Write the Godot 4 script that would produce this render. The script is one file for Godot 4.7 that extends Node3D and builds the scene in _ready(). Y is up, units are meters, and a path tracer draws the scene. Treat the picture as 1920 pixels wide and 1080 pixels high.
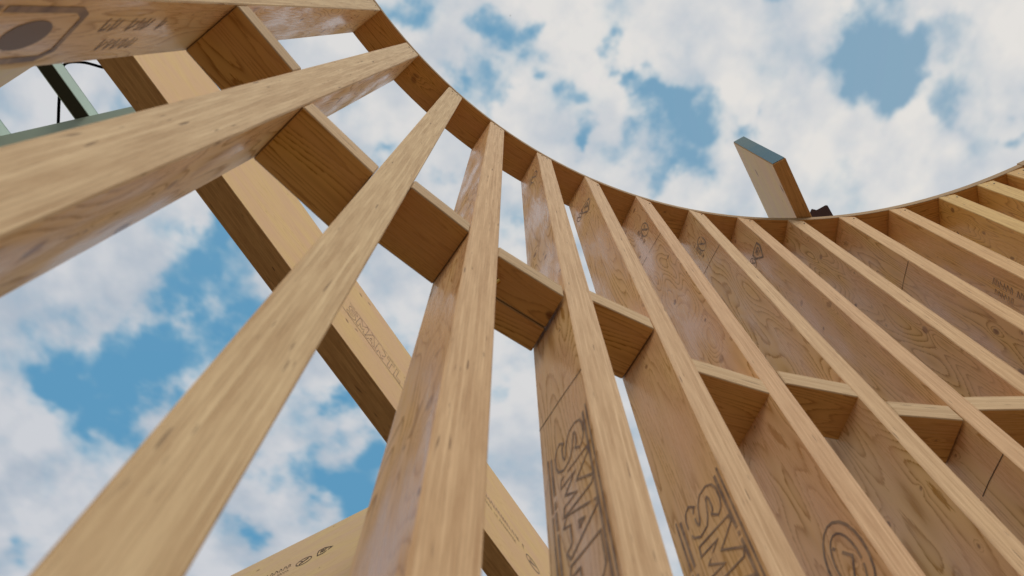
extends Node3D
# A curved stud wall of laminated veneer lumber seen from inside, looking up at a broken sky.
# Plan coordinates: Vector2(x, y) = metres to the right of / ahead of the camera; h = metres above the lens.

const LENS_Y := 0.6
const WALL_TOP := 2.149
const CENTRE := Vector2(0.7643, -0.8295)
const RADIUS := 1.3644
const STUD_DEPTH := 0.0909
const STUD_WIDTH := 0.045
const TWIST := -0.0165
const TWIST_RIGHT := 0.10
const PLATE := 0.024
const LEAN := {119.562: 0.0024, 113.451: 0.0008, 107.091: -0.004, 100.677: -0.002, 94.91: 0.001}   # studs out of plumb, metres per metre

var face_mats: Array = []
var edge_mats: Array = []
var ink: StandardMaterial3D
var ink_wear: FastNoiseLite
var joint_ink: StandardMaterial3D
var dice := RandomNumberGenerator.new()
var blobs: Array = []

func at(p: Vector2, h: float) -> Vector3:
	return Vector3(p.x, h + LENS_Y, -p.y)

func _ready() -> void:
	dice.seed = 77
	# ---- camera
	var cam := Camera3D.new()
	cam.name = "camera"
	var z := Vector3(956.8 - 960.0, 29.2 - 540.0, 1500.0).normalized()   # where straight up lies, seen through the lens
	var ex := (Vector3.RIGHT - z * z.x).normalized()
	var ey := z.cross(ex)
	cam.transform = Transform3D(Basis(Vector3(ex.x, z.x, -ey.x), -Vector3(ex.y, z.y, -ey.y), -Vector3(ex.z, z.z, -ey.z)), Vector3(0, LENS_Y, 0))
	cam.near = 0.03
	cam.far = 2000.0
	var optics := CameraAttributesPhysical.new()
	optics.frustum_focal_length = 33.333
	optics.frustum_focus_distance = 1.9
	optics.exposure_aperture = 11.0
	cam.attributes = optics
	cam.fov = 39.6
	add_child(cam)
	cam.current = true
	# ---- sky, sun, exposure
	var env := Environment.new()
	env.background_mode = Environment.BG_SKY
	env.sky = Sky.new()
	var dome := PanoramaSkyMaterial.new()
	dome.panorama = ImageTexture.create_from_image(sky_picture())
	env.sky.sky_material = dome
	env.background_energy_multiplier = 1.0
	env.tonemap_mode = Environment.TONE_MAPPER_LINEAR
	env.tonemap_exposure = 1.0
	env.sdfgi_enabled = true
	env.ssao_enabled = true
	env.ssil_enabled = true
	var around := WorldEnvironment.new()
	around.name = "sky"
	around.environment = env
	add_child(around)
	var sun := DirectionalLight3D.new()
	sun.name = "sun"
	sun.light_energy = 0.5
	sun.light_color = Color(1.0, 0.93, 0.84)
	sun.light_angular_distance = 28.0
	sun.shadow_enabled = true
	var towards := Vector3(0.17, 0.74, 1.0).normalized()
	sun.transform = Transform3D(Basis.looking_at(-towards, Vector3.UP), Vector3(0, 8, 0))
	add_child(sun)
	# ---- materials
	make_materials()
	# ---- setting and things
	ground()
	stud_wall()
	roof_beams()
	steel_frame()
	small_things()

func smooth(a: float, b: float, x: float) -> float:
	var t := clampf((x - a) / (b - a), 0.0, 1.0)
	return t * t * (3.0 - 2.0 * t)

# ------------------------------------------------------------------ sky
func noise(s: int, freq: float, octaves: int, gain := 0.5) -> FastNoiseLite:
	var n := FastNoiseLite.new()
	n.seed = s
	n.noise_type = FastNoiseLite.TYPE_SIMPLEX_SMOOTH
	n.frequency = freq
	n.fractal_type = FastNoiseLite.FRACTAL_FBM
	n.fractal_octaves = octaves
	n.fractal_gain = gain
	return n

func sky_picture() -> Image:
	# clear patches between the clouds: place on the cloud layer (x, y), radius, strength
	blobs.append_array([Vector4(-0.351, 0.257, 0.028, 1.00), Vector4(-0.387, 0.296, 0.032, 1.00), Vector4(-0.429, 0.355, 0.044, 1.00), Vector4(-0.470, 0.393, 0.037, 1.00), Vector4(-0.528, 0.448, 0.054, 1.00), Vector4(-0.610, 0.455, 0.046, 0.90), Vector4(-0.502, 0.512, 0.047, 1.10), Vector4(-0.572, 0.537, 0.032, 1.00), Vector4(-0.639, 0.496, 0.031, 0.90), Vector4(-0.378, 0.401, 0.037, 0.90), Vector4(-0.436, 0.464, 0.054, 0.80), Vector4(-0.351, 0.355, 0.029, 0.60)])
	blobs.append_array([Vector4(-0.235, 0.513, 0.027, 0.90), Vector4(-0.201, 0.571, 0.040, 1.10), Vector4(-0.259, 0.632, 0.037, 1.00), Vector4(-0.231, 0.677, 0.042, 1.10), Vector4(-0.315, 0.623, 0.025, 0.60), Vector4(-0.379, 0.722, 0.019, 0.90), Vector4(-0.357, 0.623, 0.025, 0.50), Vector4(-0.185, 0.416, 0.026, 0.80), Vector4(-0.215, 0.378, 0.018, 0.70), Vector4(-0.161, 0.161, 0.014, 0.56), Vector4(-0.726, 0.750, 0.022, 0.60), Vector4(-0.464, 0.096, 0.020, 0.56)])
	blobs.append_array([Vector4(-0.105, -0.008, 0.022, 0.72), Vector4(-0.137, -0.003, 0.017, 0.48), Vector4(-0.039, 0.009, 0.017, 0.56), Vector4(-0.017, 0.031, 0.019, 0.70), Vector4(0.005, 0.031, 0.017, 0.48), Vector4(0.027, 0.022, 0.016, 0.72), Vector4(0.021, 0.077, 0.012, 0.64), Vector4(0.074, 0.099, 0.017, 0.64), Vector4(0.129, 0.019, 0.013, 0.56), Vector4(0.123, 0.037, 0.012, 0.48), Vector4(0.153, 0.061, 0.016, 1.00), Vector4(0.184, 0.087, 0.019, 1.00), Vector4(0.192, 0.119, 0.030, 0.95), Vector4(0.208, 0.151, 0.027, 0.90), Vector4(0.168, 0.145, 0.019, 0.90), Vector4(0.139, 0.165, 0.022, 0.56)])
	blobs.append_array([Vector4(0.241, 0.148, 0.023, 0.75), Vector4(0.196, 0.171, 0.020, 0.90), Vector4(0.177, 0.202, 0.017, 0.56), Vector4(0.085, 0.148, 0.016, 0.72), Vector4(0.092, 0.163, 0.010, 0.64), Vector4(0.302, 0.126, 0.016, 0.56), Vector4(-0.043, 0.080, 0.019, 0.48), Vector4(-0.076, 0.074, 0.016, 0.60), Vector4(-0.031, 0.106, 0.019, 0.48), Vector4(0.245, 0.115, 0.019, 0.48), Vector4(0.219, 0.125, 0.016, 0.70)])
	blobs.append_array([Vector4(0.406, 0.000, 0.022, 0.72), Vector4(0.424, -0.008, 0.017, 0.56), Vector4(0.412, 0.043, 0.029, 1.10), Vector4(0.446, 0.055, 0.035, 1.20), Vector4(0.491, 0.055, 0.029, 1.00), Vector4(0.507, 0.074, 0.016, 0.90), Vector4(0.418, 0.087, 0.023, 1.00), Vector4(0.469, 0.080, 0.026, 1.00), Vector4(0.498, 0.019, 0.020, 0.56), Vector4(0.304, -0.016, 0.013, 0.48), Vector4(0.544, 0.099, 0.019, 0.48), Vector4(0.554, 0.119, 0.017, 0.48), Vector4(0.534, 0.006, 0.017, 0.40), Vector4(0.632, 0.145, 0.017, 0.70), Vector4(0.589, 0.165, 0.019, 0.32), Vector4(-0.035, 0.191, 0.022, 0.40), Vector4(-0.069, 0.202, 0.014, 0.64), Vector4(-0.013, 0.488, 0.023, 0.50), Vector4(0.002, 0.261, 0.017, 0.30)])
	var gw := 360
	var gh := 220
	var cell := 0.005
	var gap := PackedFloat32Array()
	gap.resize(gw * gh)
	for b: Vector4 in blobs:
		var reach := b.z * 2.2
		for j in range(maxi(0, int((b.y - reach + 0.15) / cell)), mini(gh - 1, int((b.y + reach + 0.15) / cell)) + 1):
			for i in range(maxi(0, int((b.x - reach + 0.9) / cell)), mini(gw - 1, int((b.x + reach + 0.9) / cell)) + 1):
				var dx := i * cell - 0.9 - b.x
				var dy := j * cell - 0.15 - b.y
				var e := b.w * exp(-(dx * dx + dy * dy) / (b.z * b.z) * 1.0)
				var o := gap[j * gw + i]
				gap[j * gw + i] = o + e * (1.0 - 0.55 * minf(o, 1.0))
	var warp := noise(11, 6.0, 4, 0.5)
	var wisp := noise(71, 16.0, 4, 0.5)
	var warp2 := noise(83, 15.0, 4, 0.55)
	var veil := noise(97, 5.5, 6, 0.62)
	var puff := noise(23, 7.5, 6, 0.52)
	var broad := noise(31, 1.1, 3)
	var tone := noise(47, 4.2, 5, 0.55)
	var w := 2048
	var h := 2048
	var px := PackedByteArray()
	px.resize(w * h * 3)
	var blue_low := Vector3(94, 152, 189)
	var blue_high := Vector3(137, 168, 190)
	for y in h:
		var th := PI * (y + 0.5) / h
		var fine := y < 560
		if not fine and y % 6 != 0:
			var src := (y - 1) * w * 3
			var row := px.slice(src, src + w * 3)
			for k in row.size():
				px[y * w * 3 + k] = row[k]
			continue
		var n := clampi(int(w * (sin(th) * 1.15 + 0.01)), 48, w) if fine else 256
		var r := tan(minf(th, 1.05))
		if th > 1.05:
			r += (th - 1.05) * 3.2
		var line := PackedByteArray()
		line.resize(n * 3)
		for i in n:
			var az := (i + 0.5) / n * TAU
			var cx := r * sin(az)
			var cy := r * cos(az)
			var c: Vector3
			if th > PI / 2 + 0.02:
				c = Vector3(100, 88, 72)
			else:
				var wx := cx + 0.030 * warp.get_noise_2d(cx, cy) + 0.026 * warp2.get_noise_2d(cx, cy)
				var wy := cy + 0.030 * warp.get_noise_2d(cx + 31.0, cy) + 0.026 * warp2.get_noise_2d(cx + 17.0, cy)
				var clear := 0.0
				var gx := (wx + 0.9) / cell
				var gy := (wy + 0.15) / cell
				var inside := smooth(-0.14, -0.06, cy) * smooth(0.88, 0.8, absf(cx)) * smooth(0.93, 0.85, cy)
				if gx > 0.0 and gy > 0.0 and gx < gw - 2 and gy < gh - 2:
					var ix := int(gx)
					var iy := int(gy)
					var fx := gx - ix
					var fy := gy - iy
					var k := iy * gw + ix
					clear = lerpf(lerpf(gap[k], gap[k + 1], fx), lerpf(gap[k + gw], gap[k + gw + 1], fx), fy)
				var p := puff.get_noise_2d(cx, cy)
				clear = clear * inside + (1.0 - inside) * clampf(0.35 + 1.6 * broad.get_noise_2d(cx, cy), 0.0, 1.2)
				var ws := wisp.get_noise_2d(cx, cy)
				var vl := veil.get_noise_2d(cx, cy)
				var cover := 1.0 - smooth(0.02, 1.18, clear * (1.24 - 0.45 * ws - 0.55 * vl) - p * 0.66 + 0.05)
				cover = clampf(cover + (1.0 - cover) * 0.75 * smooth(0.02, 0.62, vl + 0.25 * ws), 0.0, 1.0)
				var sunny := smooth(-0.75, 0.55, cx * 0.8 - cy * 0.75 + 0.25)
				var t := clampf(0.60 + 1.0 * tone.get_noise_2d(cx * 1.3, cy * 1.3) + 0.55 * p + 0.4 * ws - 0.45 * clear, 0.0, 1.0)
				var shade := Vector3(174, 185, 198).lerp(Vector3(200, 205, 211), sunny)
				var lit := Vector3(204, 207, 213).lerp(Vector3(228, 225, 221), sunny)
				var cloud := shade.lerp(lit, t)
				var high := smooth(-0.2, 0.6, cx) * 0.7 + 0.3 * smooth(0.5, 0.1, cy)
				c = blue_low.lerp(blue_high, high).lerp(cloud, cover)
				cloud = cloud.lerp(Vector3(250, 248, 244), smooth(0.25, 1.4, -cy) * 0.8)
				c = blue_low.lerp(blue_high, high).lerp(cloud, cover)
				if th > 1.3:
					c = c.lerp(Vector3(205, 209, 214), smooth(1.3, 1.57, th) * 0.8)
			line[i * 3] = int(c.x)
			line[i * 3 + 1] = int(c.y)
			line[i * 3 + 2] = int(c.z)
		for i in w:
			var f := clampf((i + 0.5) / w * n - 0.5, 0.0, n - 1.001)
			var a := int(f)
			var g := f - a
			var k := (y * w + i) * 3
			a *= 3
			px[k] = int(lerpf(line[a], line[a + 3], g) + 0.5)
			px[k + 1] = int(lerpf(line[a + 1], line[a + 4], g) + 0.5)
			px[k + 2] = int(lerpf(line[a + 2], line[a + 5], g) + 0.5)
	return Image.create_from_data(w, h, false, Image.FORMAT_RGB8, px)

# ------------------------------------------------------------------ wood
func srgb_byte(v: float) -> int:
	v = clampf(v, 0.0, 1.0)
	return int(255.0 * (12.92 * v if v <= 0.0031308 else 1.055 * pow(v, 0.41667) - 0.055) + 0.5)

func byte_curve() -> PackedByteArray:
	var t := PackedByteArray()
	t.resize(1025)
	for i in 1025:
		t[i] = srgb_byte(i / 1024.0)
	return t

# the wide face of laminated veneer: rotary-cut pine with wandering growth rings, knots and fine checks; 0.24 m x 2.8 m
func face_picture(s: int, curve: PackedByteArray, figure: float, knots: int, fu: float, fv: float, rings: float) -> Array:
	var w := 384
	var h := 2048
	var d := RandomNumberGenerator.new()
	d.seed = s
	var bump := PackedFloat32Array()
	bump.resize(w * h)
	var core := PackedFloat32Array()
	core.resize(w * h)
	for k in knots:
		var ku := d.randf_range(0, 240)
		var kv := d.randf_range(0, 2800)
		var big := d.randf_range(3.5, 7.0) * (0.4 if d.randf() < 0.55 else 1.0)
		var tall := d.randf_range(1.6, 4.5)
		var lean := d.randf_range(-0.25, 0.25)
		var dark := d.randf_range(0.45, 1.0)
		var rise := d.randf_range(0.9, 2.2) * (1.0 if d.randf() < 0.6 else -1.0)
		var ru := big * 5.5
		var rv := big * 13.0
		for y in range(maxi(0, int((kv - rv) / 2800 * h)), mini(h, int((kv + rv) / 2800 * h))):
			for x in range(maxi(0, int((ku - ru) / 240 * w)), mini(w, int((ku + ru) / 240 * w))):
				var du := (x * 240.0 / w - ku)
				var dv := (y * 2800.0 / h - kv)
				var e := du * du / (big * big * 5.0) + dv * dv / (big * big * 24.0)
				bump[y * w + x] += rise * exp(-e)
				var dl := du - lean * dv
				var c := dl * dl / (big * big) + dv * dv / (big * big * tall)
				if c < 1.6:
					core[y * w + x] = maxf(core[y * w + x], smooth(1.6, 0.3, c) * dark)
	var field := noise(s + 1, 1.0, 2, 0.42)
	var fibre := noise(s + 2, 1.0, 3, 0.6)
	var blotch := noise(s + 3, 1.0, 2)
	var px := PackedByteArray()
	px.resize(w * h * 3)
	var rough := PackedByteArray()
	rough.resize(w * h)
	for y in h:
		var v := y * 2800.0 / h
		for x in w:
			var u := x * 240.0 / w
			var k := y * w + x
			var f := fibre.get_noise_2d(u * 0.55, v * 0.012)
			var b := blotch.get_noise_2d(u / 75.0, v / 330.0)
			var g := (field.get_noise_2d(u / fu, v / fv) * rings + bump[k] + f * 0.16)
			var t := g - floorf(g)
			var late := (0.35 * smooth(0.25, 0.9, t) + 0.65 * smooth(0.72, 0.93, t)) * (1.0 - smooth(0.955, 1.0, t)) * clampf(0.75 + 0.8 * b, 0.25, 1.1) * figure
			var r := 0.785 + 0.045 * f
			var gr := 0.525 + 0.04 * f
			var bl := 0.262 + 0.03 * f
			# drier pinkish and richer honey patches
			r += 0.03 * b
			gr += 0.045 * b
			bl -= 0.02 * b
			r -= 0.25 * late
			gr -= 0.225 * late
			bl -= 0.15 * late
			var c := clampf(core[k] * (0.85 + 0.5 * f), 0.0, 0.85)
			r = lerpf(r, 0.21, c)
			gr = lerpf(gr, 0.085, c)
			bl = lerpf(bl, 0.04, c)
			px[k * 3] = curve[clampi(int(r * 1024), 0, 1024)]
			px[k * 3 + 1] = curve[clampi(int(gr * 1024), 0, 1024)]
			px[k * 3 + 2] = curve[clampi(int(bl * 1024), 0, 1024)]
			rough[k] = clampi(int(118 + 95 * f + 90 * b), 60, 215)
	return [Image.create_from_data(w, h, false, Image.FORMAT_RGB8, px), Image.create_from_data(w, h, false, Image.FORMAT_L8, rough)]

# the narrow edge: fourteen glued plies on edge, with gaps, voids and pitch streaks; 45 mm x 2.8 m
func edge_picture(s: int, curve: PackedByteArray) -> Array:
	var w := 128
	var h := 2048
	var plies := 14
	var slow := noise(s + 1, 1.0, 3)
	var fine := noise(s + 2, 1.0, 3, 0.6)
	var voids := noise(s + 3, 1.0, 2)
	var wander := noise(s + 4, 1.0, 2)
	var d := RandomNumberGenerator.new()
	d.seed = s
	var own := PackedFloat32Array()
	for k in plies + 2:
		own.append(d.randf_range(-1, 1))
	var px := PackedByteArray()
	px.resize(w * h * 3)
	var lum := PackedByteArray()
	lum.resize(w * h)
	for y in h:
		var v := y * 2800.0 / h
		for x in w:
			var u := x * 45.0 / w
			var wob := u + 1.3 * wander.get_noise_2d(u * 0.05, v / 220.0)
			var pl := clampf(wob / 45.0 * plies, 0.0, plies)
			var ip := int(pl)
			var fp := pl - ip
			var sl := slow.get_noise_2d(ip * 7.3, v / 170.0)
			var fi := fine.get_noise_2d(u * 1.1, v / 26.0)
			var tone := own[ip] * 0.45 + sl * 1.5 + fi * 0.7
			var line := 1.0 - smooth(0.0, 0.16, minf(fp, 1.0 - fp))
			var vo := voids.get_noise_2d(ip * 13.7 + u * 0.16, v / 75.0)
			var hole := smooth(0.60, 0.76, vo) * smooth(0.0, 0.3, minf(fp, 1.0 - fp))
			var glue := line * clampf(0.34 + 1.0 * slow.get_noise_2d(ip * 3.1 + 50.0, v / 90.0), 0.0, 0.7)
			var r := 0.625 + 0.09 * tone
			var g := 0.452 + 0.085 * tone
			var b := 0.262 + 0.06 * tone
			var m := 1.0 - 0.38 * glue
			r *= m
			g *= m * (1.0 - 0.06 * glue)
			b *= m * (1.0 - 0.1 * glue)
			r = lerpf(r, 0.17, hole * 0.8)
			g = lerpf(g, 0.10, hole * 0.8)
			b = lerpf(b, 0.055, hole * 0.8)
			var k := y * w + x
			px[k * 3] = curve[clampi(int(r * 1024), 0, 1024)]
			px[k * 3 + 1] = curve[clampi(int(g * 1024), 0, 1024)]
			px[k * 3 + 2] = curve[clampi(int(b * 1024), 0, 1024)]
			lum[k] = clampi(int(170 + 40 * tone - 60 * glue - 130 * hole), 0, 255)
	return [Image.create_from_data(w, h, false, Image.FORMAT_RGB8, px), Image.create_from_data(w, h, false, Image.FORMAT_L8, lum)]

func plain(c: Color, roughness: float, metallic := 0.0) -> StandardMaterial3D:
	var m := StandardMaterial3D.new()
	m.albedo_color = c
	m.roughness = roughness
	m.metallic = metallic
	return m

func make_materials() -> void:
	var curve := byte_curve()
	for k in 4:
		var how: Array = [[1.3, 42, 80.0, 640.0, 6.0], [1.1, 28, 46.0, 1200.0, 6.5], [1.3, 42, 66.0, 460.0, 5.0], [0.26, 14, 70.0, 900.0, 5.0]][k]
		var p := face_picture(100 + k * 37, curve, how[0], how[1], how[2], how[3], how[4])
		var m := StandardMaterial3D.new()
		m.albedo_texture = ImageTexture.create_from_image(p[0])
		m.roughness = 0.62
		if k < 3:
			m.roughness = 0.95
			m.roughness_texture = ImageTexture.create_from_image(p[1])
		m.vertex_color_use_as_albedo = true
		face_mats.append(m)
	for k in 2:
		var p := edge_picture(500 + k * 41, curve)
		var m := StandardMaterial3D.new()
		m.albedo_texture = ImageTexture.create_from_image(p[0])
		m.roughness = 0.72
		m.heightmap_enabled = true
		m.heightmap_texture = ImageTexture.create_from_image(p[1])
		m.heightmap_scale = 0.06
		m.vertex_color_use_as_albedo = true
		edge_mats.append(m)
	ink = plain(Color.WHITE, 0.6)
	ink.vertex_color_use_as_albedo = true
	ink_wear = noise(321, 1.0, 3, 0.6)
	joint_ink = plain(Color(0.20, 0.115, 0.07), 0.9)

# ------------------------------------------------------------------ mesh helpers
# a board from its eight corners (four of one end, then the four of the other in the same order), with eased edges;
# wide faces, narrow edges and sawn ends get their own veneer pattern
func board(corners: Array, wide: Vector3, face_mat: Material, edge_mat: Material, tint: Color, bevel := 0.0016, thick := 0.045, flip := false, shift := -1.0, edge_tint := Color(-1, 0, 0)) -> ArrayMesh:
	var faces := [[0, 1, 2, 3], [4, 5, 6, 7], [0, 1, 5, 4], [1, 2, 6, 5], [2, 3, 7, 6], [3, 0, 4, 7]]
	var middle := Vector3.ZERO
	for c: Vector3 in corners:
		middle += c / 8.0
	var along: Vector3 = ((corners[4] + corners[5] + corners[6] + corners[7]) - (corners[0] + corners[1] + corners[2] + corners[3])).normalized()
	var across := along.cross(wide).normalized()
	wide = across.cross(along).normalized()
	var start: Vector3 = corners[0]
	var uoff := dice.randf_range(0.0, 0.6) if shift < 0.0 else shift
	var voff := dice.randf_range(0.0, 0.03)
	var sign_v := -1.0 if flip else 1.0
	var tools := [SurfaceTool.new(), SurfaceTool.new()]
	for t: SurfaceTool in tools:
		t.begin(Mesh.PRIMITIVE_TRIANGLES)
	var inset := {}
	var normals := []
	for f in 6:
		var q: Array = faces[f]
		var n: Vector3 = ((corners[q[2]] - corners[q[0]]).cross(corners[q[3]] - corners[q[1]])).normalized()
		if n.dot((corners[q[0]] + corners[q[2]]) / 2.0 - middle) < 0.0:
			n = -n
		normals.append(n)
		for k in 4:
			var c: Vector3 = corners[q[k]]
			var a: Vector3 = (corners[q[(k + 1) % 4]] - c).normalized()
			var b: Vector3 = (corners[q[(k + 3) % 4]] - c).normalized()
			inset[Vector2i(q[k], f)] = c + (a + b) * bevel
	var put := func(pts: Array, n: Vector3, kind: int) -> void:
		var st: SurfaceTool = tools[0] if kind == 0 else tools[1]
		var order := [0, 1, 2] if pts.size() == 3 else [0, 1, 2, 0, 2, 3]
		var fn: Vector3 = (pts[1] - pts[0]).cross(pts[2] - pts[0])
		if fn.dot(n) > 0.0:
			order.reverse()
		for i: int in order:
			var p: Vector3 = pts[i]
			var r := p - start
			var l := r.dot(along) * sign_v / 2.8 + voff
			st.set_normal(n)
			st.set_color(tint if kind == 0 or edge_tint.r < 0.0 else edge_tint)
			if kind == 0:
				st.set_uv(Vector2(absf(r.dot(wide)) / 0.24 + uoff, l))
			elif kind == 1:
				st.set_uv(Vector2(absf(r.dot(across)) / thick * 0.985 + 0.007, l))
			else:
				st.set_uv(Vector2(absf(r.dot(across)) / thick * 0.985 + 0.007, r.dot(wide) / 0.9 + voff))
			st.add_vertex(p)
	for f in 6:
		var q: Array = faces[f]
		var n: Vector3 = normals[f]
		var kind := 2 if absf(n.dot(along)) > 0.7 else (0 if absf(n.dot(across)) > 0.7 else 1)
		var pts := []
		for k: int in q:
			pts.append(inset[Vector2i(k, f)])
		put.call(pts, n, kind)
		for k in 4:
			var c1: int = q[k]
			var c2: int = q[(k + 1) % 4]
			for g in range(f + 1, 6):
				if c1 in faces[g] and c2 in faces[g]:
					var m: Vector3 = (n + normals[g]).normalized()
					put.call([inset[Vector2i(c1, f)], inset[Vector2i(c2, f)], inset[Vector2i(c2, g)], inset[Vector2i(c1, g)]], m, 1)
	for c in 8:
		var tri := []
		var m := Vector3.ZERO
		for f in 6:
			if c in faces[f]:
				tri.append(inset[Vector2i(c, f)])
				m += normals[f]
		put.call(tri, m.normalized(), 1)
	var mesh: ArrayMesh = tools[0].commit()
	tools[1].commit(mesh)
	mesh.surface_set_material(0, face_mat)
	mesh.surface_set_material(1, edge_mat)
	return mesh

func box_corners(o: Vector3, along: Vector3, a: Vector3, b: Vector3) -> Array:
	return [o, o + a, o + a + b, o + b, o + along, o + along + a, o + along + a + b, o + along + b]

func part(called: String, mesh: Mesh, parent: Node, material: Material = null) -> MeshInstance3D:
	var o := MeshInstance3D.new()
	o.name = called
	o.mesh = mesh
	if material:
		o.material_override = material
	parent.add_child(o, true)
	return o

func thing(called: String, label: String, category: String, where := Vector3.ZERO) -> Node3D:
	var o := Node3D.new()
	o.name = called
	o.position = where
	o.set_meta("label", label)
	o.set_meta("category", category)
	add_child(o, true)
	return o

# meshes are laid out in scene coordinates; a thing's parts are shifted back by the thing's own place
func settle(o: Node3D) -> void:
	for k in o.get_children():
		if k is Node3D:
			k.position -= o.position

# ------------------------------------------------------------------ printing: ribbons of ink lying on a face
func letter(c: String) -> Array:
	match c:
		"S": return [[Vector2(0.62, 0.80), Vector2(0.56, 0.91), Vector2(0.44, 0.96), Vector2(0.22, 0.96), Vector2(0.10, 0.90), Vector2(0.05, 0.79), Vector2(0.07, 0.66), Vector2(0.16, 0.57), Vector2(0.48, 0.45), Vector2(0.59, 0.36), Vector2(0.62, 0.22), Vector2(0.56, 0.10), Vector2(0.44, 0.04), Vector2(0.20, 0.04), Vector2(0.09, 0.09), Vector2(0.03, 0.20)]]
		"M": return [[Vector2(0.05, 0.0), Vector2(0.05, 1.0), Vector2(0.38, 0.35), Vector2(0.71, 1.0), Vector2(0.71, 0.0)]]
		"A": return [[Vector2(0.0, 0.0), Vector2(0.34, 1.0), Vector2(0.68, 0.0)], [Vector2(0.16, 0.32), Vector2(0.52, 0.32)]]
		"R": return [[Vector2(0.06, 0.0), Vector2(0.06, 0.95), Vector2(0.5, 0.95), Vector2(0.63, 0.82), Vector2(0.63, 0.62), Vector2(0.5, 0.48), Vector2(0.1, 0.48)], [Vector2(0.36, 0.46), Vector2(0.65, 0.0)]]
		"T": return [[Vector2(0.0, 0.94), Vector2(0.68, 0.94)], [Vector2(0.34, 0.94), Vector2(0.34, 0.0)]]
		"L": return [[Vector2(0.08, 1.0), Vector2(0.08, 0.05), Vector2(0.6, 0.05)]]
		"V": return [[Vector2(0.02, 1.0), Vector2(0.34, 0.0), Vector2(0.66, 1.0)]]
	return []

func outlined(word: String, pitch: float, height: float, stroke: float) -> Array:
	var all := []
	for i in word.length():
		var shape: Array = []
		for s: Array in letter(word[i]):
			var line := PackedVector2Array()
			for p: Vector2 in s:
				line.append(Vector2(i * pitch + p.x * pitch * 1.1 + p.y * pitch * 0.10, p.y * height))
			for poly: PackedVector2Array in Geometry2D.offset_polyline(line, stroke, Geometry2D.JOIN_MITER, Geometry2D.END_BUTT):
				if shape.is_empty():
					shape = [poly]
				else:
					var merged := []
					var rest := poly
					for old: PackedVector2Array in shape:
						if Geometry2D.is_polygon_clockwise(old):
							merged.append(old)
							continue
						var both := Geometry2D.merge_polygons(old, rest)
						if both.size() == 2 and not Geometry2D.is_polygon_clockwise(both[0]) and not Geometry2D.is_polygon_clockwise(both[1]):
							merged.append(old)
						else:
							rest = both[0]
							for x in range(1, both.size()):
								merged.append(both[x])
					merged.append(rest)
					shape = merged
		all.append_array(shape)
	return all

func ribbon(st: SurfaceTool, line: PackedVector2Array, closed: bool, width: float, o: Vector3, xd: Vector3, yd: Vector3) -> void:
	var n := line.size()
	if n < 2:
		return
	var up := xd.cross(yd).normalized()
	var left := []
	var right := []
	for i in n:
		var before := line[(i + n - 1) % n] if closed or i > 0 else line[i]
		var after := line[(i + 1) % n] if closed or i < n - 1 else line[i]
		var d1 := (line[i] - before).normalized()
		var d2 := (after - line[i]).normalized()
		var dir := (d1 + d2).normalized()
		var side := Vector2(-dir.y, dir.x)
		var probe := d1 if d1.length() > 0.1 else d2
		var grow := 1.0 / clampf(absf(side.dot(Vector2(-probe.y, probe.x))), 0.45, 1.0)
		left.append(line[i] + side * width * 0.5 * grow)
		right.append(line[i] - side * width * 0.5 * grow)
	# short pieces, some faint and a few not printed at all
	for i in (n if closed else n - 1):
		var j := (i + 1) % n
		var pieces := clampi(int(line[i].distance_to(line[j]) / 0.005), 1, 120)
		for k in pieces:
			var f0 := float(k) / pieces
			var f1 := float(k + 1) / pieces
			var mid := line[i].lerp(line[j], (f0 + f1) / 2.0)
			var wear := ink_wear.get_noise_2d(mid.x * 30.0 + o.x * 9.0, mid.y * 30.0 + o.y * 9.0) + dice.randf_range(-0.2, 0.2)
			if wear > 0.5 and width > 0.0012:
				continue
			var tone := Color(0.19, 0.125, 0.09).lerp(Color(0.42, 0.28, 0.17), clampf(0.48 + wear * 0.9, 0.0, 1.0))
			var l0: Vector2 = left[i].lerp(left[j], f0)
			var l1: Vector2 = left[i].lerp(left[j], f1)
			var r0: Vector2 = right[i].lerp(right[j], f0)
			var r1: Vector2 = right[i].lerp(right[j], f1)
			for p: Vector2 in [l0, r1, r0, l0, l1, r1]:
				st.set_normal(up)
				st.set_color(tone)
				st.add_vertex(o + xd * p.x + yd * p.y)

func filled(st: SurfaceTool, poly: PackedVector2Array, o: Vector3, xd: Vector3, yd: Vector3) -> void:
	var up := xd.cross(yd).normalized()
	var order := Array(Geometry2D.triangulate_polygon(poly))
	var turn := (poly[order[1]] - poly[order[0]]).cross(poly[order[2]] - poly[order[0]])
	if turn > 0.0:
		order.reverse()
	for i: int in order:
		st.set_normal(up)
		st.set_color(Color(0.20, 0.145, 0.11))
		st.add_vertex(o + xd * poly[i].x + yd * poly[i].y)

func oval(cx: float, cy: float, rx: float, ry: float) -> PackedVector2Array:
	var l := PackedVector2Array()
	for k in 20:
		l.append(Vector2(cx + rx * cos(TAU * k / 20.0), cy + ry * sin(TAU * k / 20.0)))
	return l

# a line of small print too fine to read: short upright and slanting strokes
func fine_print(st: SurfaceTool, x0: float, y0: float, length: float, height: float, o: Vector3, xd: Vector3, yd: Vector3) -> void:
	var x := x0
	while x < x0 + length:
		var step := height * dice.randf_range(0.75, 1.05)
		if dice.randf() > 0.14:
			var a := Vector2(x, y0)
			var l := PackedVector2Array([a, a + Vector2(height * 0.12, height), a + Vector2(step * 0.6, height * dice.randf_range(0.3, 1.0)), a + Vector2(step * 0.62, height * dice.randf_range(0.0, 0.3))])
			ribbon(st, l, false, height * 0.13, o, xd, yd)
		x += step

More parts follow.
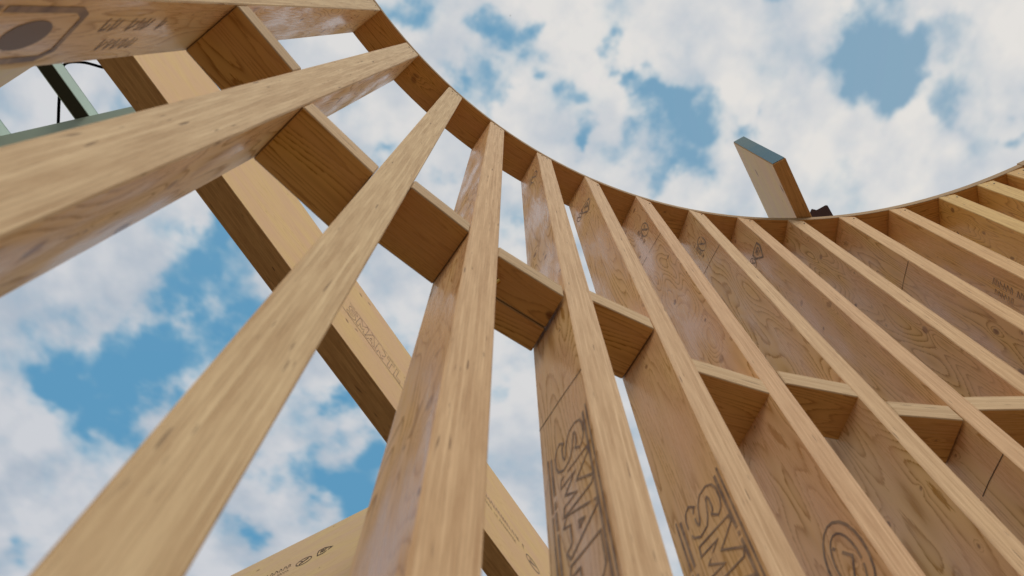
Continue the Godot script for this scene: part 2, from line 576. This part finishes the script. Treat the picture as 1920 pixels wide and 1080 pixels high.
func shield(st: SurfaceTool, cx: float, cy: float, s: float, o: Vector3, xd: Vector3, yd: Vector3) -> void:
	# a badge with an R inside, point to +x
	ribbon(st, PackedVector2Array([Vector2(cx - s, cy + s * 0.55), Vector2(cx - s * 1.1, cy), Vector2(cx - s, cy - s * 0.55), Vector2(cx - s * 0.1, cy - s * 0.6), Vector2(cx + s * 0.7, cy - s * 0.28), Vector2(cx + s * 1.35, cy), Vector2(cx + s * 0.7, cy + s * 0.28), Vector2(cx - s * 0.1, cy + s * 0.6)]), true, s * 0.17, o, xd, yd)
	var r := PackedVector2Array([Vector2(cx - s * 0.55, cy - s * 0.25), Vector2(cx - s * 0.55, cy + s * 0.28), Vector2(cx - s * 0.15, cy + s * 0.28), Vector2(cx - s * 0.15, cy), Vector2(cx - s * 0.45, cy), Vector2(cx - s * 0.1, cy - s * 0.25)])
	ribbon(st, r, false, s * 0.14, o, xd, yd)
	ribbon(st, PackedVector2Array([Vector2(cx + s * 0.1, cy - s * 0.25), Vector2(cx + s * 0.1, cy + s * 0.2), Vector2(cx + s * 0.4, cy + s * 0.15)]), false, s * 0.14, o, xd, yd)

func oval_mark(st: SurfaceTool, cx: float, cy: float, rx: float, ry: float, o: Vector3, xd: Vector3, yd: Vector3) -> void:
	ribbon(st, oval(cx, cy, rx, ry), true, ry * 0.22, o, xd, yd)
	ribbon(st, PackedVector2Array([Vector2(cx - rx * 0.55, cy - ry * 0.5), Vector2(cx, cy), Vector2(cx + rx * 0.55, cy + ry * 0.5)]), false, ry * 0.35, o, xd, yd)
	ribbon(st, PackedVector2Array([Vector2(cx - rx * 0.5, cy + ry * 0.45), Vector2(cx - rx * 0.15, cy + ry * 0.1)]), false, ry * 0.2, o, xd, yd)

func printed(called: String, st: SurfaceTool, parent: Node, m: Material) -> void:
	part(called, st.commit(), parent, m)

func fresh() -> SurfaceTool:
	var st := SurfaceTool.new()
	st.begin(Mesh.PRIMITIVE_TRIANGLES)
	return st

# ------------------------------------------------------------------ setting
func ground() -> void:
	var n := NoiseTexture2D.new()
	n.width = 512
	n.height = 512
	n.seamless = true
	n.noise = noise(900, 0.012, 5)
	var ramp := Gradient.new()
	ramp.set_color(0, Color(0.40, 0.34, 0.27))
	ramp.set_color(1, Color(0.50, 0.43, 0.35))
	n.color_ramp = ramp
	var m := plain(Color.WHITE, 0.95)
	m.albedo_texture = n
	m.uv1_triplanar = true
	m.uv1_world_triplanar = true
	m.uv1_scale = Vector3(0.35, 0.35, 0.35)
	var sheet := PlaneMesh.new()
	sheet.size = Vector2(600, 600)
	var o := part("ground", sheet, self, m)
	o.set_meta("kind", "structure")
	o.set_meta("label", "pale trodden building site ground below the curved wall")
	o.set_meta("category", "ground")

# ------------------------------------------------------------------ the curved wall
func ring(radius: float, deg: float) -> Vector2:
	return CENTRE + Vector2(cos(deg_to_rad(deg)), sin(deg_to_rad(deg))) * radius

# plan corner of a stud: out = 0 inner edge, 1 outer edge; side -1 left, +1 right as seen from inside
func stud_corner(deg: float, out: float, side: float) -> Vector2:
	var b := deg_to_rad(deg) + (TWIST if deg > 115.0 else (0.09 if deg > 110.0 else TWIST_RIGHT))
	var n := Vector2(cos(b), sin(b))
	var t := Vector2(sin(b), -cos(b))
	return ring(RADIUS, deg) + n * (STUD_DEPTH if deg > 110.0 else STUD_DEPTH + 0.008) * out + t * side * STUD_WIDTH / 2.0

func arc_plate(from_deg: float, to_deg: float, low: float, high: float, inner: float, outer: float, tint: Color, rim: Color) -> ArrayMesh:
	var f := fresh()
	var e := fresh()
	var steps := maxi(4, int(absf(to_deg - from_deg) / 1.5))
	var bv := 0.0012
	for k in steps:
		var a := lerpf(from_deg, to_deg, float(k) / steps)
		var b := lerpf(from_deg, to_deg, float(k + 1) / steps)
		# profile: r, h pairs round the section
		var prof := [Vector2(inner + bv, low), Vector2(outer - bv, low), Vector2(outer, low + bv), Vector2(outer, high - bv), Vector2(outer - bv, high), Vector2(inner + bv, high), Vector2(inner, high - bv), Vector2(inner, low + bv)]
		for i in 8:
			var p: Vector2 = prof[i]
			var q: Vector2 = prof[(i + 1) % 8]
			var flat := i == 0 or i == 4
			var st := f if flat else e
			var pts := [at(ring(p.x, a), p.y), at(ring(q.x, a), q.y), at(ring(q.x, b), q.y), at(ring(p.x, b), p.y)]
			var ua := deg_to_rad(a) * RADIUS / 2.8
			var ub := deg_to_rad(b) * RADIUS / 2.8
			var uvs := [Vector2(0.1, ua), Vector2(0.48, ua), Vector2(0.48, ub), Vector2(0.1, ub)] if flat else [Vector2(p.y / 0.045, ua), Vector2(q.y / 0.045, ua), Vector2(q.y / 0.045, ub), Vector2(p.y / 0.045, ub)]
			var dr := Vector2(q.y - p.y, -(q.x - p.x)).normalized()
			for c: int in [2, 1, 0, 3, 2, 0]:
				var ang := deg_to_rad(a if c < 2 else b)
				st.set_normal(Vector3(cos(ang) * dr.x, dr.y, -sin(ang) * dr.x))
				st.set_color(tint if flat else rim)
				st.set_uv(uvs[c])
				st.add_vertex(pts[c])
	for d: float in [from_deg, to_deg]:
		var pts := [at(ring(inner, d), low + bv), at(ring(outer, d), low + bv), at(ring(outer, d), high - bv), at(ring(inner, d), high - bv)]
		for c: int in ([0, 1, 2, 0, 2, 3] if d == from_deg else [2, 1, 0, 3, 2, 0]):
			e.set_color(tint)
			e.set_normal(Vector3(-sin(deg_to_rad(d)), 0, -cos(deg_to_rad(d))) * (-1.0 if d < to_deg else 1.0))
			e.set_uv(Vector2(c % 2, c / 4.0))
			e.add_vertex(pts[c])
	var mesh: ArrayMesh = f.commit()
	e.commit(mesh)
	mesh.surface_set_material(0, face_mats[1])
	mesh.surface_set_material(1, edge_mats[0])
	return mesh

func stud_wall() -> void:
	var base := at(ring(RADIUS, 105.0), -LENS_Y)
	var wall := thing("curved_stud_wall", "curved open stud wall of pale laminated timber under a thin bent top plate", "wall frame", base)
	var degs := [156.3, 150.3, 144.188, 138.14, 131.651, 125.792, 119.562, 113.451, 107.091, 100.677, 94.91, 89.028, 83.161, 77.422, 71.743, 67.35, 63.95, 60.4, 56.0, 50.5]
	# pinker, cleaner boards on the left, yellower to the right with orange bounce light tinted in
	var tints := [Color(1, 1, 1), Color(1, 1, 1), Color(1.04, 1.02, 0.96), Color(1.02, 0.99, 0.98), Color(1.0, 0.97, 0.93), Color(1.0, 0.90, 0.86), Color(1.0, 0.93, 0.93), Color(1.0, 0.92, 0.92), Color(0.97, 0.87, 0.86), Color(0.98, 0.92, 0.9), Color(0.96, 0.86, 0.83), Color(0.96, 0.87, 0.80), Color(0.98, 0.87, 0.76), Color(1.02, 0.88, 0.70), Color(1.12, 0.92, 0.58), Color(1.14, 0.94, 0.58), Color(1.1, 0.92, 0.6), Color(1.1, 0.92, 0.62), Color(1, 0.87, 0.66), Color(1, 0.87, 0.66)]
	var studs := []
	for i in degs.size():
		var d: float = degs[i]
		var low := []
		var high := []
		for c: Array in [[0, -1], [0, 1], [1, 1], [1, -1]]:
			var t := Vector2(sin(deg_to_rad(d)), -cos(deg_to_rad(d)))
			low.append(at(stud_corner(d, c[0], c[1]) + t * LEAN.get(d, 0.0) * (WALL_TOP + LENS_Y), -LENS_Y + 0.049))
			high.append(at(stud_corner(d, c[0], c[1]), WALL_TOP - 0.0008))
		var radial := at(stud_corner(d, 1, 0), 0) - at(stud_corner(d, 0, 0), 0)
		var tone := dice.randf_range(0.95, 1.04)
		var tint: Color = tints[i] * tone
		tint.a = 1.0
		studs.append(part("stud", board(low + high, radial, face_mats[i % 3], edge_mats[i % 2], tint, 0.0016, STUD_WIDTH, i % 2 == 1), wall))
	# nail heads just under the plate, driven a little askew
	var head_mesh := CylinderMesh.new()
	head_mesh.top_radius = 0.0019
	head_mesh.bottom_radius = 0.0019
	head_mesh.height = 0.0012
	head_mesh.radial_segments = 10
	var nail_steel := plain(Color(0.42, 0.40, 0.38), 0.45, 0.8)
	for i in range(2, 17):
		var d: float = degs[i]
		var c := ring(RADIUS - 0.0004, d)
		var t := Vector2(sin(deg_to_rad(d)), -cos(deg_to_rad(d)))
		for s: float in [-1.0, 1.0]:
			var nail := part("nail_head", head_mesh, studs[i], nail_steel)
			nail.position = at(c + t * s * dice.randf_range(0.006, 0.013), WALL_TOP - dice.randf_range(0.018, 0.045))
			nail.basis = Basis(Vector3.UP, -deg_to_rad(d) * -1.0) * Basis(Vector3.BACK, PI / 2)
	# noggins: short blocks between the studs at about mid height; height of the underside over the lens
	var levels := [0.98, 1.01, 1.024, 0.935, 1.004, 0.984, 1.033, 0.941, 1.011, 0.982, 1.028, 0.97, 1.02, 0.975, 1.03, 0.98, 1.02, 0.99, 1.01]
	for i in degs.size() - 1:
		var a: float = degs[i]
		var b: float = degs[i + 1]
		var h: float = levels[i]
		var cuts := [0.012, 0.975]
		if i >= 8:
			cuts = [0.012, 0.74]
		if i == 5:
			cuts = [0.012, 0.56, 0.575, 0.99]      # this one is packed out of two blocks
		for k in cuts.size() / 2:
			var f0: float = cuts[k * 2]
			var f1: float = cuts[k * 2 + 1]
			var p := [stud_corner(a, f0, 1.03), stud_corner(b, f0, -1.03), stud_corner(b, f1, -1.03), stud_corner(a, f1, 1.03)]
			# corners: one end (at stud a), then the other (at stud b)
			var t := 0.043 - 0.004 * k
			var cs := [at(p[0], h), at(p[3], h), at(p[3], h + t), at(p[0], h + t), at(p[1], h), at(p[2], h), at(p[2], h + t), at(p[1], h + t)]
			var tone := dice.randf_range(0.88, 1.02)
			var warm := Color(tone * 1.02, tone * 0.90, tone * 0.64)  # brown of the shaded undersides, put into the wide-face tint
			part("noggin", board(cs, at(p[3], 0) - at(p[0], 0), face_mats[(i + k) % 3], edge_mats[(i + 1) % 2], warm, 0.0014, 0.045, false, dice.randf_range(0, 0.6), Color(0.92 * tone, 0.90 * tone, 0.88 * tone)), wall)
	# a bright screw left standing under the packed noggin
	var screw := CylinderMesh.new()
	screw.top_radius = 0.0042
	screw.bottom_radius = 0.0030
	screw.height = 0.012
	screw.radial_segments = 12
	var sp := stud_corner(125.792, 0.36, 1.0).lerp(stud_corner(119.562, 0.36, -1.0), 0.16)
	var sc := part("screw", screw, wall, plain(Color(0.82, 0.68, 0.38), 0.25, 1.0))
	sc.position = at(sp, 0.978)
	sc.rotation_degrees = Vector3(18, 0, -34)
	# plates
	var joints := [160.0, 131.651, 89.028, 62.9, 46.0]
	for k in joints.size() - 1:
		var lift := 0.006 if k == 3 else 0.0
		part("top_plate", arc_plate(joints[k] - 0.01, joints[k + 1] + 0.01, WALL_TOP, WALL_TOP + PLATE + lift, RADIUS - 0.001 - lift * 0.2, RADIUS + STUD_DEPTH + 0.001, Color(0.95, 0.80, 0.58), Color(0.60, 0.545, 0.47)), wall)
	part("bottom_plate", arc_plate(160, 46, -LENS_Y + 0.003, -LENS_Y + 0.048, RADIUS - 0.001, RADIUS + STUD_DEPTH + 0.001, Color(0.9, 0.8, 0.7), Color(0.9, 0.8, 0.7)), wall)
	# ---- printing and veneer joints on the boards' left faces
	for j: Array in [[5, 0.05, 1.334, 0.95, 1.322], [6, 0.01, 0.762, 0.985, 0.771], [8, 0.01, 1.757, 0.985, 1.774], [9, 0.015, 1.80, 0.985, 1.83], [10, 0.015, 0.893, 0.985, 0.896], [12, 0.02, 1.738, 0.985, 1.75], [14, 0.02, 1.40, 0.985, 1.41]]:
		var st := fresh()
		var fr := left_face(degs[j[0]])
		ribbon(st, PackedVector2Array([Vector2(-j[2], j[1] * STUD_DEPTH), Vector2(-lerpf(j[2], j[4], 0.5) - 0.002, lerpf(j[1], j[3], 0.5) * STUD_DEPTH), Vector2(-j[4], j[3] * STUD_DEPTH)]), false, 0.0016, fr[0], fr[1], fr[2])
		printed("veneer_joint", st, studs[j[0]], joint_ink)
	for j: Array in [[6, 0.690, 0.10], [7, 0.678, 0.18], [8, 0.54, 0.16]]:
		var st := fresh()
		var fr := left_face(degs[j[0]])
		var o: Vector3 = fr[0] + fr[1] * -j[1]
		var y0: float = STUD_DEPTH * 0.66
		var yd: Vector3 = -fr[2]
		o += fr[2] * y0
		for poly: PackedVector2Array in outlined("SMARTLVL", 0.060, STUD_DEPTH * 0.44, 0.0062):
			ribbon(st, poly, true, 0.0022, o, fr[1], yd)
		for bar: Array in [[-0.012, 0.004], [0.0485, 0.004]]:
			var from: float = bar[1]
			ribbon(st, PackedVector2Array([Vector2(from, bar[0]), Vector2(0.62, bar[0])]), false, 0.0032, o, fr[1], yd)
			ribbon(st, PackedVector2Array([Vector2(from - 0.006, bar[0] + 0.006 * signf(bar[0])), Vector2(0.62, bar[0] + 0.006 * signf(bar[0]))]), false, 0.0022, o, fr[1], yd)
		if j[0] == 8:
			ribbon(st, oval(-0.10, 0.026, 0.055, 0.026), true, 0.003, o, fr[1], yd)
			ribbon(st, oval(-0.10, 0.026, 0.04, 0.016), true, 0.0024, o, fr[1], yd)
			ribbon(st, PackedVector2Array([Vector2(-0.13, 0.018), Vector2(-0.10, 0.034), Vector2(-0.07, 0.018)]), false, 0.003, o, fr[1], yd)
		printed("printed_stamp", st, studs[j[0]], ink)
	for j: Array in [[6, 1.93, 0.40], [7, 1.91, 0.45], [8, 1.90, 0.45], [9, 1.93, 0.5], [10, 1.92, 0.45]]:
		var st := fresh()
		var fr := left_face(degs[j[0]])
		var o: Vector3 = fr[0] + fr[1] * -j[1] + fr[2] * STUD_DEPTH * j[2]
		if j[0] == 10 or j[0] == 7:
			shield(st, 0.0, 0.006, 0.03, o, fr[1], -fr[2])
			oval_mark(st, -0.01, -0.026, 0.026, 0.01, o, fr[1], -fr[2])
		else:
			oval_mark(st, 0.0, 0.008, 0.042, 0.014, o, fr[1], -fr[2])
			fine_print(st, -0.05, -0.018, 0.10, 0.011, o, fr[1], -fr[2])
		printed("printed_stamp", st, studs[j[0]], ink)
	var st2 := fresh()
	var fr2 := left_face(degs[13])
	var o2: Vector3 = fr2[0] + fr2[1] * -1.64 + fr2[2] * STUD_DEPTH * 0.5
	fine_print(st2, 0.0, 0.0, 0.10, 0.014, o2, fr2[1], -fr2[2])
	printed("printed_stamp", st2, studs[13], ink)
	var st3 := fresh()
	fine_print(st3, 0.01, -0.02, 0.06, 0.012, o2, fr2[1], -fr2[2])
	printed("printed_stamp", st3, studs[13], ink)
	# the big O in its dark box and two lines of small print, on the right face of the stud nearest the top left
	var fr3 := right_face(degs[2])
	var big := fresh()
	var o3: Vector3 = fr3[0] + fr3[1] * 0.472
	var u := STUD_DEPTH
	var frame := PackedVector2Array([Vector2(-0.2, u * 0.16), Vector2(0.20, u * 0.16), Vector2(0.216, u * 0.24), Vector2(0.226, u * 0.74), Vector2(0.212, u * 0.85), Vector2(-0.2, u * 0.86)])
	ribbon(big, frame, true, 0.0075, o3, fr3[1], fr3[2])
	filled(big, oval(0.160, u * 0.5, 0.030, u * 0.2), o3, fr3[1], fr3[2])
	filled(big, oval(0.03, u * 0.5, 0.028, u * 0.17), o3, fr3[1], fr3[2])
	fine_print(big, 0.273, u * 0.62, 0.10, 0.016, o3, fr3[1], fr3[2])
	fine_print(big, 0.268, u * 0.28, 0.12, 0.018, o3, fr3[1], fr3[2])
	printed("printed_stamp", big, studs[2], ink)
	settle(wall)

# frames on a stud's wide faces: origin at lens height on the inner corner, then down the stud, then outwards
func left_face(deg: float) -> Array:
	var a := at(stud_corner(deg, 0, -1.02), 0.0)
	var b := at(stud_corner(deg, 1, -1.02), 0.0)
	var t := Vector2(sin(deg_to_rad(deg)), -cos(deg_to_rad(deg)))
	var l: float = LEAN.get(deg, 0.0)
	a += (at(t, 0.0) - at(Vector2.ZERO, 0.0)) * l * WALL_TOP
	return [a, Vector3.DOWN + (at(t, 0.0) - at(Vector2.ZERO, 0.0)) * l, (b - at(stud_corner(deg, 0, -1.02), 0.0)).normalized()]

func right_face(deg: float) -> Array:
	var a := at(stud_corner(deg, 0, 1.02), 0.0)
	var b := at(stud_corner(deg, 1, 1.02), 0.0)
	return [a, Vector3.UP, (b - a).normalized()]

# ------------------------------------------------------------------ roof level timbers
func plan_axes(deg: float) -> Array:
	var d := Vector2(cos(deg_to_rad(deg)), sin(deg_to_rad(deg)))
	return [d, Vector2(d.y, -d.x)]

# an upright joist in plan: from p along dir, thickness to the side t
func joist(p: Vector2, dir: Vector2, length: float, t: Vector2, low: float, high: float, f: int, e: int, tint: Color, thick: float, shift := -1.0) -> ArrayMesh:
	var a := at(p, low)
	var l := at(p + dir * length, low) - a
	var s := at(p + t, low) - a
	return board(box_corners(a, l, s, Vector3(0, high - low, 0)), Vector3.UP, face_mats[f], edge_mats[e], tint, 0.002, thick, false, shift, Color(1.0, 0.84, 0.62))  # edge tint paints the warm shade of the undersides into the wood

func post(p: Vector2, top: float, parent: Node) -> void:
	var lo := at(p, -LENS_Y + 0.002)
	part("post", board(box_corners(lo, Vector3(0, top + LENS_Y - 0.004, 0), Vector3(0.09, 0, 0), Vector3(0, 0, 0.09)), Vector3.RIGHT, face_mats[0], edge_mats[0], Color(1, 0.95, 0.88), 0.002, 0.09), parent)

func roof_beams() -> void:
	var low := 2.19
	var high := 2.595
	# the long beam that slants through the gaps of the wall
	var ax := plan_axes(58.3)
	var d: Vector2 = ax[0]
	var n: Vector2 = ax[1]
	var pale := Color(1.09, 1.33, 1.58)
	var beam := thing("roof_beam", "long pale timber beam running diagonally behind the left studs, stamped with outlined letters", "beam", at(d * 1.0 - n * 0.94, -LENS_Y))
	var main := part("beam_board", joist(-n * 0.897 - d * 1.9, d, 4.4, -n * 0.0885, low, high, 3, 1, pale, 0.0885, 0.0), beam)
	var st := fresh()
	var face := at(-n * 0.8962, low)
	var xd := at(d, 0.0) - at(Vector2.ZERO, 0.0)
	for poly: PackedVector2Array in outlined("SMARTLVL", 0.052, 0.050, 0.0062):
		ribbon(st, poly, true, 0.0017, face + xd * 0.475 + Vector3.UP * 0.164, xd, Vector3.UP)
	ribbon(st, PackedVector2Array([Vector2(0.455, 0.153), Vector2(0.90, 0.153)]), false, 0.002, face, xd, Vector3.UP)
	ribbon(st, PackedVector2Array([Vector2(0.47, 0.226), Vector2(0.90, 0.226)]), false, 0.0016, face, xd, Vector3.UP)
	fine_print(st, 1.17, 0.185, 0.36, 0.018, face, xd, Vector3.UP)
	fine_print(st, 1.20, 0.155, 0.28, 0.014, face, xd, Vector3.UP)
	oval_mark(st, 1.60, 0.17, 0.045, 0.018, face, xd, Vector3.UP)
	printed("printed_stamp", st, main, ink)
	post(-n * 0.94 - d * 1.85, low, beam)
	post(-n * 0.94 + d * 2.4, low, beam)
	settle(beam)
	# the joist that meets it at the bottom left
	var ax2 := plan_axes(60.75)
	var d2: Vector2 = ax2[0]
	var n2: Vector2 = ax2[1]
	var jl := thing("roof_joist", "pale joist with shield and oval stamps crossing the bottom left corner", "joist", at(d2 * 1.28 - n2 * 2.0, -LENS_Y))
	var jb := part("joist_board", joist(d2 * 1.27 - n2 * 3.3, n2, 3.3 - 0.936, d2 * 0.045, low - 0.03, high, 3, 0, Color(0.86, 0.92, 1.0), 0.045, 0.0), jl)
	var s2 := fresh()
	var f2 := at(d2 * 1.2693, 0.0)
	var xn := at(n2, 0.0) - at(Vector2.ZERO, 0.0)
	shield(s2, -1.485, 2.438, 0.026, f2, xn, Vector3.UP)
	oval_mark(s2, -1.572, 2.432, 0.034, 0.016, f2, xn, Vector3.UP)
	fine_print(s2, -1.76, 2.436, 0.145, 0.02, f2, xn, Vector3.UP)
	fine_print(s2, -1.72, 2.415, 0.08, 0.012, f2, xn, Vector3.UP)
	printed("printed_stamp", s2, jb, plain(Color(0.24, 0.17, 0.12), 0.7))
	post(d2 * 1.29 - n2 * 3.2, low - 0.03, jl)
	settle(jl)
	# a second joist whose pale side shows under the top left stud
	var ju := thing("roof_joist", "joist peeping out as a pale sliver below the top left stud", "joist", at(-d2 * 0.62 - n2 * 2.0, -LENS_Y))
	part("joist_board", joist(-d2 * 0.598 - n2 * 3.3, n2, 3.3 - 1.03, -d2 * 0.045, low, high, 3, 1, Color(1.1, 1.2, 1.2), 0.045, 0.0), ju)
	post(-d2 * 0.66 - n2 * 3.2, low, ju)
	settle(ju)
	# the joist end that juts over the top plate, its cut end sealed with teal paint
	var tj := thing("overhanging_joist", "timber joist on edge jutting over the top plate, cut end painted teal", "joist", at(ring(RADIUS, 92.0), WALL_TOP + PLATE))
	var a := Vector2(0.7135, 0.3831) + Vector2(0.002, 0.002)
	var t := n2 * 0.0385
	var tb := part("joist_board", joist(a, d2, 1.7, t, WALL_TOP + PLATE + 0.001, WALL_TOP + PLATE + 0.409, 3, 1, Color(1.12, 1.08, 1.35), 0.0385, 0.0), tj)
	var lid := SurfaceTool.new()
	lid.begin(Mesh.PRIMITIVE_TRIANGLES)
	var e0 := at(a - d2 * 0.0012, WALL_TOP + PLATE + 0.0035)
	var side := (at(a + t, 0) - at(a, 0))
	var up := Vector3(0, 0.404, 0)
	var nn := at(-d2, 0) - at(Vector2.ZERO, 0)
	# brushed on: rows of slightly different cover
	for r in 10:
		var y0 := float(r) / 10.0
		var y1 := float(r + 1) / 10.0
		var worn := smooth(0.25, 1.0, y0 + dice.randf_range(-0.12, 0.12))
		var col := Color(0.012, 0.095, 0.15).lerp(Color(0.075, 0.13, 0.135), worn)
		for c: Array in [[0.04, y0], [0.96, y1], [0.96, y0], [0.04, y0], [0.04, y1], [0.96, y1]]:
			lid.set_normal(nn)
			lid.set_color(col)
			lid.add_vertex(e0 + side * c[0] + up * c[1])
	var teal := plain(Color.WHITE, 0.5)
	teal.vertex_color_use_as_albedo = true
	part("painted_end", lid.commit(), tb, teal)
	post(a + d2 * 1.6, WALL_TOP + PLATE, tj)
	settle(tj)

# ------------------------------------------------------------------ steel
func steel_box(o: Vector3, along: Vector3, a: Vector3, b: Vector3, called: String, parent: Node, m: Material) -> void:
	var mesh := board(box_corners(o, along, a, b), b, m, m, Color.WHITE, 0.003, 0.1)
	part(called, mesh, parent)

func steel_frame() -> void:
	var mint := plain(Color(0.71, 0.80, 0.755), 0.55)
	mint.albedo_texture = null
	var ax := plan_axes(60.75)
	var d: Vector2 = ax[0]
	var n: Vector2 = ax[1]
	var v := func(p: Vector2) -> Vector3: return at(p, 0.0) - at(Vector2.ZERO, 0.0)
	var f := thing("steel_frame", "mint green primed steel roof frame with channel purlins, high at the left", "steel frame", at(-n * 3.2 - d * 0.9, -LENS_Y))
	# main beam on the purlins' ends: one lower edge runs through these two points
	var p0 := (-n * 0.6206 - d * 0.186) * 4.99
	var dir := (n * 0.859 + d * 0.266).normalized()
	var back := Vector2(-dir.y, dir.x)
	if back.dot(d) > 0.0:
		back = -back
	steel_box(at(p0 - dir * 3.0, 4.99), v.call(dir * 4.2), v.call(-back * 0.103) + Vector3(0, -0.123, 0), v.call(-back * 0.077) + Vector3(0, 0.064, 0), "main_beam", f, mint)
	# a heavier beam out of view carries the other ends
	steel_box(at(p0 - dir * 3.0 - d * 3.4, 4.90), v.call(dir * 4.2), v.call(back * 0.1), Vector3(0, 0.215, 0), "main_beam", f, mint)
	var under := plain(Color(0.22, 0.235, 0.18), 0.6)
	for x: float in [-2.635, -3.195, -3.755, -4.315]:
		# folded channel: two painted webs, a top, and an added strip coloured dark for the shaded underside
		var hit := (x - p0.dot(n)) / dir.dot(n)
		var q := p0 + dir * hit
		var y1 := q.dot(d) + 0.045
		for w: float in [0.0, 0.0865]:
			steel_box(at(n * (x + w) + d * (y1 - 3.25), 5.0), v.call(d * 3.25), v.call(n * 0.006), Vector3(0, 0.109, 0), "purlin_web", f, mint)
		steel_box(at(n * (x + 0.0065) + d * (y1 - 3.25), 5.001), v.call(d * 3.25), v.call(n * 0.0795), Vector3(0, 0.004, 0), "purlin_shade_strip", f, under)
		steel_box(at(n * x + d * (y1 - 3.25), 5.1095), v.call(d * 3.25), v.call(n * 0.0925), Vector3(0, 0.006, 0), "purlin_top", f, mint)
	for p: Vector2 in [p0 - dir * 2.9, p0 - dir * 2.9 - d * 3.4, p0 + dir * 1.1 - d * 3.4]:
		steel_box(at(p, -LENS_Y + 0.002), Vector3(0, 4.898 + LENS_Y, 0), v.call(back * 0.09), v.call(dir * 0.09), "steel_post", f, mint)
	settle(f)
	# black cable slung over the purlins
	var cable := thing("black_cable", "black cable slung over the green steel purlin at the upper left", "cable", at(-n * 2.7 - d * 0.9, 5.3))
	var c3 := Curve3D.new()
	for k: Array in [[-0.4380, -0.172, 5.35], [-0.4561, -0.187, 5.35], [-0.4751, -0.205, 5.35], [-0.4945, -0.214, 5.32], [-0.5080, -0.205, 5.30], [-0.5268, -0.186, 5.27], [-0.5456, -0.165, 5.2], [-0.566, -0.142, 5.1]]:
		var h: float = k[2]
		c3.add_point(at((n * k[0] + d * k[1]) * h, h))
	for i in range(1, c3.point_count - 1):
		var tan3 := (c3.get_point_position(i + 1) - c3.get_point_position(i - 1)) / 6.0
		c3.set_point_in(i, -tan3)
		c3.set_point_out(i, tan3)
	part("cable_run", tube(c3, 0.0095), cable, plain(Color(0.07, 0.075, 0.075), 0.6))
	settle(cable)

func tube(c: Curve3D, r: float) -> ArrayMesh:
	var st := fresh()
	var length := c.get_baked_length()
	var rows := []
	var count := 48
	for i in count + 1:
		var p := c.sample_baked(length * i / count, true)
		var q := c.sample_baked(minf(length, length * i / count + 0.01), true)
		var o := c.sample_baked(maxf(0.0, length * i / count - 0.01), true)
		var dir := (q - o).normalized()
		var a := dir.cross(Vector3(0.3, 0.9, 0.2)).normalized()
		var b := dir.cross(a)
		var row := []
		for k in 8:
			row.append([p + (a * cos(TAU * k / 8) + b * sin(TAU * k / 8)) * r, a * cos(TAU * k / 8) + b * sin(TAU * k / 8)])
		rows.append(row)
	for i in count:
		for k in 8:
			var j := (k + 1) % 8
			for e: Array in [rows[i][k], rows[i][j], rows[i + 1][j], rows[i][k], rows[i + 1][j], rows[i + 1][k]]:
				st.set_normal(e[1])
				st.add_vertex(e[0])
	return st.commit()

# ------------------------------------------------------------------ small things
func small_things() -> void:
	# two rust-brown packers leaning on the top plate beside the overhanging joist
	var brown := plain(Color(0.17, 0.085, 0.06), 0.9)
	brown.metallic_specular = 0.15
	var a := Vector2(0.8186, 0.5334)
	var b := Vector2(0.8998, 0.5297)
	var t := (b - a).normalized()
	var n := Vector2(-t.y, t.x)
	var v := func(x: float, y: float, h: float) -> Vector3: return at(a + t * x + n * y, WALL_TOP + PLATE + 0.001 + h)
	var front := [v.call(-0.006, 0.0, 0.0), v.call(0.084, 0.0, 0.0), v.call(0.116, 0.0, 0.132), v.call(0.108, 0.0, 0.134),
		v.call(-0.006, 0.02, 0.0), v.call(0.084, 0.02, 0.0), v.call(0.116, 0.02, 0.132), v.call(0.108, 0.02, 0.134)]
	var o := part("packer", board(front, Vector3.UP, brown, brown, Color.WHITE, 0.002), self)
	o.set_meta("label", "front of two rust brown packers on the top plate right of the teal ended joist")
	o.set_meta("category", "packer")
	o.set_meta("group", "brown packers beside the overhanging joist")
	var rear := [v.call(0.0, 0.024, 0.0), v.call(0.07, 0.024, 0.0), v.call(0.101, 0.024, 0.175), v.call(0.092, 0.024, 0.195),
		v.call(0.0, 0.04, 0.0), v.call(0.07, 0.04, 0.0), v.call(0.101, 0.04, 0.175), v.call(0.092, 0.04, 0.195)]
	var o2 := part("packer", board(rear, Vector3.UP, brown, brown, Color.WHITE, 0.002), self)
	o2.set_meta("label", "rear, taller of two rust brown packers, its tip showing behind the front one")
	o2.set_meta("category", "packer")
	o2.set_meta("group", "brown packers beside the overhanging joist")
